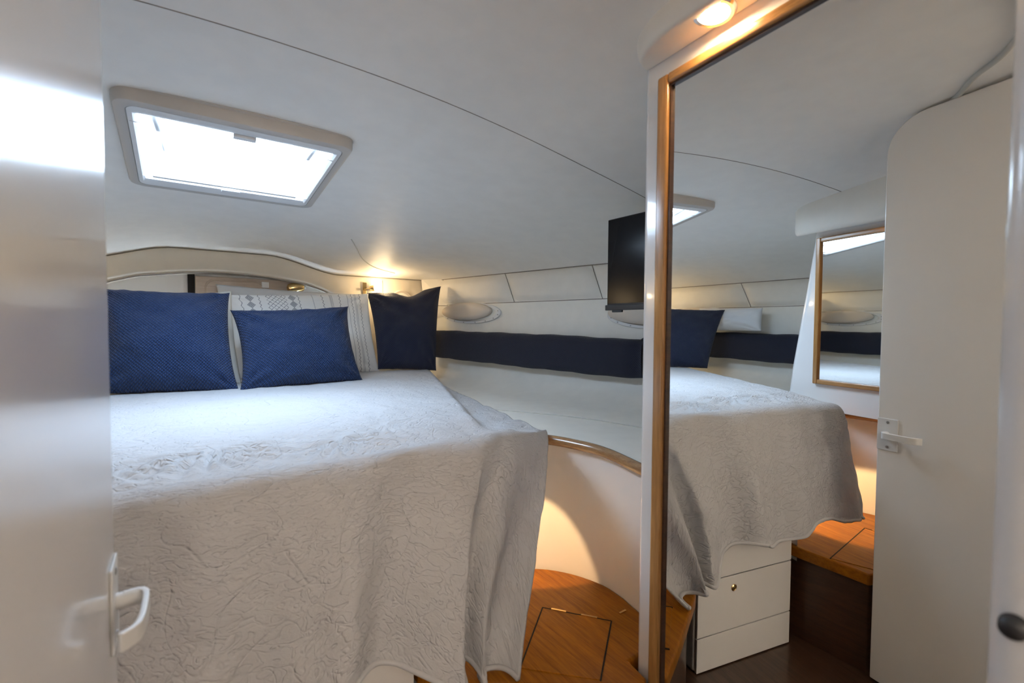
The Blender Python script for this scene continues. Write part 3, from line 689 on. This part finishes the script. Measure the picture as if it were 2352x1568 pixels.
# ------------------------------------------------------------------ recess: locker door, lamps, speaker
al = thing('anchor_locker_door', 'taupe wooden locker door in the arched recess behind the pillows', 'door', (0.13, 3.27, 0.92))
dd = box('door_board', (-0.115, 3.245, 0.92), (0.395, 3.285, 1.468), M['greywood'], al, 0.004)
pr = [HMv for HMv in rrect(0.155, 0.21, 0.05, 6)]
loops = [[Vector((0.085+a*s_, 3.245-h, 1.245+b*s_)) for a, b in pr] for s_, h in ((1.0, 0.0), (0.995, 0.004), (0.96, 0.004), (0.95, 0.0005))]
loft('moulding', loops, M['greywood'], al, caps=False)
lt = box('push_latch', (0.222, 3.234, 1.415), (0.262, 3.246, 1.452), M['plastic'], al, 0.004)
box('hinge_gap', (-0.150, 3.29, 0.92), (-0.116, 3.308, 1.485), M['gap'], al)
def read_lamp(base, nrm, aim, label, energy, warm=(1.0, 0.72, 0.38)):
    t = thing('reading_lamp', label, 'lamp', base, 'brass reading lamps at the head of the berth')
    T = frame4(base, nrm)
    n_ = Vector(nrm).normalized()
    pr = rrect(0.046, 0.013, 0.004, 3)
    bevel(loft('back_plate', [[T @ Vector((a, b, h)) for a, b in pr] for h in (0, 0.006)], M['brass'], t, smooth=False), 0.0015)
    e1 = Vector(base)+n_*0.035; hd = e1 + Vector((0.03, -0.008, 0.008)) if aim is None else Vector(aim)
    tube('arm', catmull([Vector(base)+n_*0.004, e1, hd], 5), 0.005, M['brass'], t, 10)
    ax = (hd-e1).normalized(); ax = (ax + n_*0.6).normalized()
    H = frame4(hd - ax*0.012, ax)
    lathe('lamp_head', [(0.006, -0.016), (0.014, -0.012), (0.019, 0.0), (0.021, 0.020), (0.019, 0.020), (0.017, 0.004)], H, M['brass'], t, 24)
    lathe('bulb', [(0.004, 0.004), (0.014, 0.012), (0.0195, 0.022), (0.020, 0.030), (0.015, 0.040), (0.006, 0.045), (0.001, 0.046)], H, M['bulb'], t, 20)
    l = bpy.data.lights.new('lamp_glow', 'POINT'); l.energy = energy; l.color = warm; l.shadow_soft_size = 0.015
    o = bpy.data.objects.new('lamp_glow', l); COL.objects.link(o); o.location = hd + ax*0.06 + Vector((0, -0.06, -0.012)); o.parent = t; o.matrix_parent_inverse = Matrix.Translation(-Vector(base))
read_lamp((0.835, 3.185, 1.432), (0, -1, 0), (0.884, 3.145, 1.440), 'lit brass reading lamp on the forward bulkhead right of the white pillows', 0.55)
read_lamp((-0.835, 3.185, 1.432), (0, -1, 0), (-0.884, 3.145, 1.440), 'lit brass reading lamp on the forward bulkhead hidden behind the open door', 0.55)
# brass swivel lamp inside the recess
t = thing('recess_lamp', 'gleaming brass swivel lamp in the recess above the patterned pillow', 'lamp', (0.45, 3.29, 1.41))
lathe('shade', [(0.022, 0.0), (0.030, 0.01), (0.033, 0.06), (0.028, 0.09), (0.012, 0.10)], frame4((0.462, 3.24, 1.437), (-1, 0.1, -0.22)), M['brass'], t, 24)
lathe('lamp_lens', [(0.022, 0.001), (0.018, 0.010), (0.001, 0.014)], frame4((0.462, 3.24, 1.437), (1, -0.1, 0.22)), M['plastic'], t, 20)
tube('stem', [(0.44, 3.24, 1.42), (0.445, 3.25, 1.39), (0.45, 3.30, 1.37)], 0.007, M['brass'], t, 10)
sc_ = thing('round_speaker', 'round cream speaker cover on the bulkhead behind the corner pillow', 'speaker', (1.10, 3.185, 1.36))
T = frame4((1.10, 3.190, 1.355), (0, -1, 0))
lathe('speaker_ring', [(0.085, 0.0), (0.085, 0.006), (0.078, 0.010), (0.072, 0.007)], T, M['beige'], sc_, 40)
lathe('speaker_grille', [(0.073, 0.005), (0.05, 0.010), (0.001, 0.012)], T, M['wallv'], sc_, 40)

# ------------------------------------------------------------------ quilt
QS = [-1, -0.62, -0.3, 0.0, 0.25, 0.45, 0.66, 0.85, 1.0]
KX = [-0.71, -0.51, -0.25, 0.0, 0.22, 0.40, 0.57, 0.74, 0.868]
KY = [1.26, 1.10, 1.075, 1.07, 1.07, 1.08, 1.12, 1.20, 1.29]
KZ = [0.815, 0.885, 0.90, 0.90, 0.90, 0.90, 0.89, 0.85, 0.825]
EX = [-0.52, -0.41, -0.20, 0.01, 0.18, 0.29, 0.355, 0.395, 0.425]
EY = [0.99, 0.955, 0.96, 0.96, 0.955, 0.945, 0.93, 0.90, 0.875]
EZ = [0.455, 0.465, 0.485, 0.435, 0.455, 0.40, 0.39, 0.37, 0.372]
def cub(xs, vs, x):
    i = 0
    while i < len(xs)-2 and x > xs[i+1]: i += 1
    def tn(k):
        a, b = max(k-1, 0), min(k+1, len(xs)-1); return (vs[b]-vs[a])/(xs[b]-xs[a])
    h = xs[i+1]-xs[i]; t = (x-xs[i])/h
    return (2*t**3-3*t*t+1)*vs[i]+(t**3-2*t*t+t)*h*tn(i)+(-2*t**3+3*t*t)*vs[i+1]+(t**3-t*t)*h*tn(i+1)
FOLDS = [(0.46, 0.13, 0.035, 1.35), (0.57, 0.045, 0.06, -0.55), (0.74, 0.07, 0.045, 0.75), (0.86, 0.04, 0.06, -0.4), (0.10, 0.09, 0.05, 0.45), (0.22, 0.05, 0.08, -0.35), (-0.22, 0.10, 0.06, 0.5), (-0.38, 0.06, 0.06, -0.3), (-0.56, 0.05, 0.09, 0.55), (-0.80, 0.07, 0.05, 0.45)]
NSQ, NTA, NTB = 300, 170, 130
V = []; UVq = []; Fc = []
YH = 3.06
for i in range(NSQ+1):
    q = -1+2*i/NSQ
    K = Vector((cub(QS, KX, q), cub(QS, KY, q), cub(QS, KZ, q))); E_ = Vector((cub(QS, EX, q), cub(QS, EY, q), cub(QS, EZ, q)))
    E_.z += 0.030*sin(q*11.5+0.5)*(1-abs(q))
    xo_f = K.x
    for j in range(NTA):
        f = j/NTA; y = YH+(K.y-YH)*f
        xh = q*1.235; x = xh+(xo_f-xh)*f
        bwv = bw(y)
        drop = 0.085*smooth01(bwv-0.05, bwv+0.06, abs(x))
        z = 0.900-drop
        ef = smooth01(0.86, 1.0, f); z = z*(1-ef*ef)+K.z*ef*ef
        nz = noise.noise(Vector((x*5, y*5, 3.1)))*0.005 + noise.noise(Vector((x*14, y*7, 1.7)))*0.004*(0.4+1.1*smooth01(0.45, 0.95, f)) + noise.noise(Vector((x*9, y*9, 6.7)))*0.014*smooth01(bwv, bwv+0.12, abs(x))*smooth01(2.2, 1.7, y) + noise.noise(Vector((x*32, y*26, 6.7)))*0.0022
        # puckers radiating at the foot edge
        for cx, cy, am in ((-0.14, 1.24, 0.011), (0.13, 1.18, 0.008), (-0.33, 1.22, 0.008), (0.30, 1.32, 0.004)):
            dx_, dy_ = x-cx, y-cy; r2 = dx_*dx_*18+dy_*dy_*30
            nz += am*exp(-r2*3)*sin(28*atan2(dy_, dx_)*0.35+dx_*60+dy_*22)
        V.append(Vector((x, y, z+nz))); UVq.append((x, y))
    # drape
    a_ = abs(q)
    side_f = smooth01(0.62, 1.0, a_)
    P1 = K + Vector((0, -0.085, 0.004)).lerp(Vector((-0.02*(1 if q > 0 else -1), -0.075, -0.02)), side_f)
    P2 = E_ + Vector((0, 0.03, 0.30)).lerp(Vector((0.13*(1 if q > 0 else -1), 0.13, 0.16)), side_f)
    if q < 0: P2.x -= 0.05*side_f
    s_len = 0.0
    for j in range(NTB+1):
        t_ = j/NTB
        p = K*(1-t_)**3+P1*3*t_*(1-t_)**2+P2*3*t_*t_*(1-t_)+E_*t_**3
        amp = 0.052*t_**0.95
        ph = q*12.5+0.9*sin(q*6.0+1.0)+0.45*t_
        fold = 0.38*sin(ph)+0.16*sin(ph*2.3+1.2)
        for q0, w0, w1, a0 in FOLDS:
            d_ = q-q0-0.05*(1-t_); fold += a0*exp(-(d_/(w0 if d_ < 0 else w1))**2)
        nz = noise.noise(Vector((p.x*6, p.z*4, 8.1)))*0.012*min(1, t_*4)+noise.noise(Vector((p.x*15, p.z*11, 2.2)))*0.006+noise.noise(Vector((p.x*34, p.z*30, 4.2)))*0.003
        p.y -= amp*fold*0.8 - nz; p.x += amp*0.35*cos(ph)
        p.y = min(p.y, 1.012 if abs(p.x) < 0.27 and p.z < 0.75 else 9)
        if t_ > 0.9 and p.z < TZ+0.012 and p.x > 0.3: p.z = max(p.z, TZ+0.012)
        V.append(p); UVq.append((K.x*(1-0.35*t_)+p.x*0.35*t_, K.y-0.62*t_-0.0))
    
NT = NTA+NTB+1
for i in range(NSQ):
    for j in range(NT-1): Fc.append((i*NT+j, i*NT+j+1, (i+1)*NT+j+1, (i+1)*NT+j))
q_t = thing('quilt', 'white stitched quilt draped over the bed and hanging at its foot', 'quilt', (0, 1.9, 0.88))
q_ = mk('quilt_cloth', V, Fc, M['quilt'], q_t, smooth=True, fix=False, uv=UVq)
so_ = q_.modifiers.new('thick', 'SOLIDIFY'); so_.thickness = 0.008; so_.offset = -1
hem = [V[i*NT+NT-1] for i in range(NSQ+1)]
tube('bound_hem', hem, 0.0062, M['quilt'], q_t, 8)

# ------------------------------------------------------------------ pillows
def pillow(name, corners, thick, m, label, group=None, pinch=0.07, nu=60, nv=48, seed=0, wr=0.006, color=None, sag=0.0, uvs=1.0, front=0.62, n_exp=2.3, top_dip=0.0):
    TL, TR, BR, BL = [Vector(c) for c in corners]
    nrm = ((TR-TL)+(BR-BL)).cross((BL-TL)+(BR-TR)).normalized()
    if nrm.y > 0: nrm = -nrm
    W_, H_ = ((TR-TL).length+(BR-BL).length)/2, ((BL-TL).length+(BR-TR).length)/2
    rnd = random.Random(seed)
    V = []; uv = []; cols = []
    for side_ in (1, -1):
        for j in range(nv+1):
            for i in range(nu+1):
                u, v = i/nu, j/nv
                a, b = 2*u-1, 2*v-1
                uu = 0.5+0.5*a*(1-pinch*(1-b*b)**0.8); vv = 0.5+0.5*b*(1-pinch*(0.75 if b < 0 else 0.30)*(1-a*a))
                if top_dip and b < 0: vv += top_dip*exp(-((u-0.55)/0.16)**2)*(-b)**3
                p = (TL*(1-uu)+TR*uu)*(1-vv)+(BL*(1-uu)+BR*uu)*vv
                h = max(0.0, (1-abs(a)**n_exp)*(1-abs(b)**n_exp))**0.55*thick*(front if side_ > 0 else 1-front)
                wn = noise.noise(Vector((u*3.1+seed*7.3, v*3.1, 0.3)))*wr*1.5+noise.noise(Vector((u*8+seed*3.1, v*8, 1.3)))*wr*0.7
                for cu, cv in ((0, 0), (1, 0), (1, 1), (0, 1)):      # creases running in from the corners
                    dx_, dy_ = u-cu, v-cv; r = sqrt(dx_*dx_+dy_*dy_)+1e-4
                    wn += wr*0.8*exp(-(r/0.32)**2)*sin(9*atan2(abs(dy_), abs(dx_)+1e-4)+seed)*min(1, r*7)
                edge = min(1.0, (1-abs(a))*6)*min(1.0, (1-abs(b))*6)
                p = p + nrm*(side_*h + wn*edge*(1 if side_ > 0 else 0.4))
                if edge < 1: p = p + Vector((0, 0, 1))*wr*0.35*noise.noise(Vector((u*11+seed, v*11, 5)))
                V.append(p); uv.append((u*W_*uvs, -v*H_*uvs))
                if color: cols.append(color(u, v) if side_ > 0 else (0.78, 0.78, 0.76))
    n1 = (nu+1)*(nv+1); Fc = []
    for s_ in (0, 1):
        for j in range(nv):
            for i in range(nu):
                q = s_*n1+j*(nu+1)+i; f = (q, q+1, q+nu+2, q+nu+1); Fc.append(f if s_ else f[::-1])
    me = bpy.data.meshes.new(name); me.from_pydata([tuple(p) for p in V], [], Fc)
    l = me.uv_layers.new(name='UVMap')
    for i, lp in enumerate(me.loops): l.data[i].uv = uv[lp.vertex_index]
    if color:
        ca = me.color_attributes.new('print', 'FLOAT_COLOR', 'POINT')
        for i, c in enumerate(cols): ca.data[i].color = (*c, 1)
    bm = bmesh.new(); bm.from_mesh(me); bmesh.ops.remove_doubles(bm, verts=bm.verts, dist=2e-5); bm.to_mesh(me); bm.free()
    me.shade_smooth(); me.materials.append(m)
    o = bpy.data.objects.new(name, me); COL.objects.link(o)
    return tag(o, label, 'pillow', group)
# printed stripes, stitches and diamonds
def print_col(u, v):
    g = (0.24, 0.25, 0.27); wht = (0.86, 0.86, 0.84)
    W_, H_ = 0.80, 0.48; x, y = u*W_, v*H_
    def line(x0, w=0.0016): return abs(x-x0) < w
    for x0 in (0.445, 0.545, 0.552, 0.559, 0.655, 0.700, 0.707): 
        if line(x0, 0.0017): return (0.50, 0.51, 0.52)
    for x0 in (0.160, 0.365, 0.500, 0.605, 0.680, 0.735):     # zigzag stitches
        zz = abs(((y/0.011) % 2)-1)*0.008-0.004
        if abs(x-x0-zz) < 0.0018: return g
    for x0 in (0.115, 0.330):                                      # chain of diamonds
        d = abs(x-x0)/0.020+abs(((y/0.040) % 1)-0.5)*2*0.5/0.5*0.5
        k = abs(x-x0)/0.021+abs((y % 0.042)-0.021)/0.021
        if 0.82 < k < 1.0 or 0.42 < k < 0.60 or k < 0.2: return g
        if k < 0.82: return (0.55, 0.56, 0.57)
    if 0.195 < x < 0.300:                                          # lattice
        a_ = ((x*1.0+y*1.1)/0.026) % 1; b_ = ((x*1.0-y*1.1)/0.026) % 1
        if a_ < 0.13 or b_ < 0.13: return g
    zz = 0.004*sin(y*160)
    if abs(x-0.070-zz) < 0.0016: return g
    return wht
B = 0.902
# plain pale pillow at the back, printed pillow, embroidered pillow, then the navy ones
pillow('pillow', [at(495, 652, 3.14), at(842, 676, 3.14), (0.80, 3.10, B), (0.0, 3.10, B)], 0.07, M['grey'], 'plain pale grey pillow at the very back, only its top edge showing', 'pillows at the head of the bed', seed=3, pinch=0.05, front=0.5)
pillow('patterned_pillow', [at(512, 676, 2.93), at(846, 674, 3.00), at(872, 852, 2.93), (0.03, 2.86, B)], 0.13, M['print'], 'white pillow printed with grey stripes, zigzags and diamonds, behind the small navy cushion', 'pillows at the head of the bed', seed=5, pinch=0.045, nu=420, nv=250, color=print_col, wr=0.007, front=0.5)
pillow('embroidered_pillow', [at(255, 682, 2.82), at(532, 668, 2.82), at(556, 882, 2.70), (-0.46, 2.70, B)], 0.13, M['ruffle'], 'cream embroidered pillow mostly hidden behind the large navy cushion', 'pillows at the head of the bed', seed=8, pinch=0.05, wr=0.009, front=0.5)
pillow('navy_cushion', [at(205, 660, 2.68), at(528, 672, 2.66), at(550, 898, 2.47), (-0.50, 2.55, B)], 0.22, M['navy'], 'large navy waffle-textured cushion at the left beside the open door', 'navy cushions on the bed', seed=11, pinch=0.085, nu=100, nv=80, wr=0.013)
pillow('navy_cushion', [at(528, 712, 2.62), at(800, 703, 2.62), at(834, 873, 2.50), at(550, 899, 2.44)], 0.20, M['navy'], 'small navy waffle-textured cushion lying in front of the patterned pillow', 'navy cushions on the bed', seed=14, pinch=0.10, nu=100, nv=70, wr=0.014)
pillow('navy_cushion', [at(842, 672, 3.05), at(1013, 657, 2.98), at(1002, 851, 2.86), at(868, 848, 2.90)], 0.17, M['navyd'], 'dark navy ribbed cushion standing in the starboard forward corner', 'navy cushions on the bed', seed=17, pinch=0.075, nu=90, nv=90, wr=0.013, top_dip=0.075)
pillow('navy_cushion', [(-1.30, 2.415, 1.315), (-0.86, 2.66, 1.33), (-0.76, 2.56, B), (-1.06, 2.33, B)], 0.15, M['navyd'], 'dark navy cushion on the port side, seen in the tall mirror', 'navy cushions on the bed', seed=20, pinch=0.06, wr=0.008)
pillow('pillow', [(-1.33, 2.70, 1.335), (-1.40, 2.18, 1.325), (-1.39, 2.18, 1.165), (-1.30, 2.68, 1.165)], 0.16, M['white'], 'plump white pillow resting on the port bolster, seen in the tall mirror', 'pillows at the head of the bed', seed=23, pinch=0.03, front=0.5)
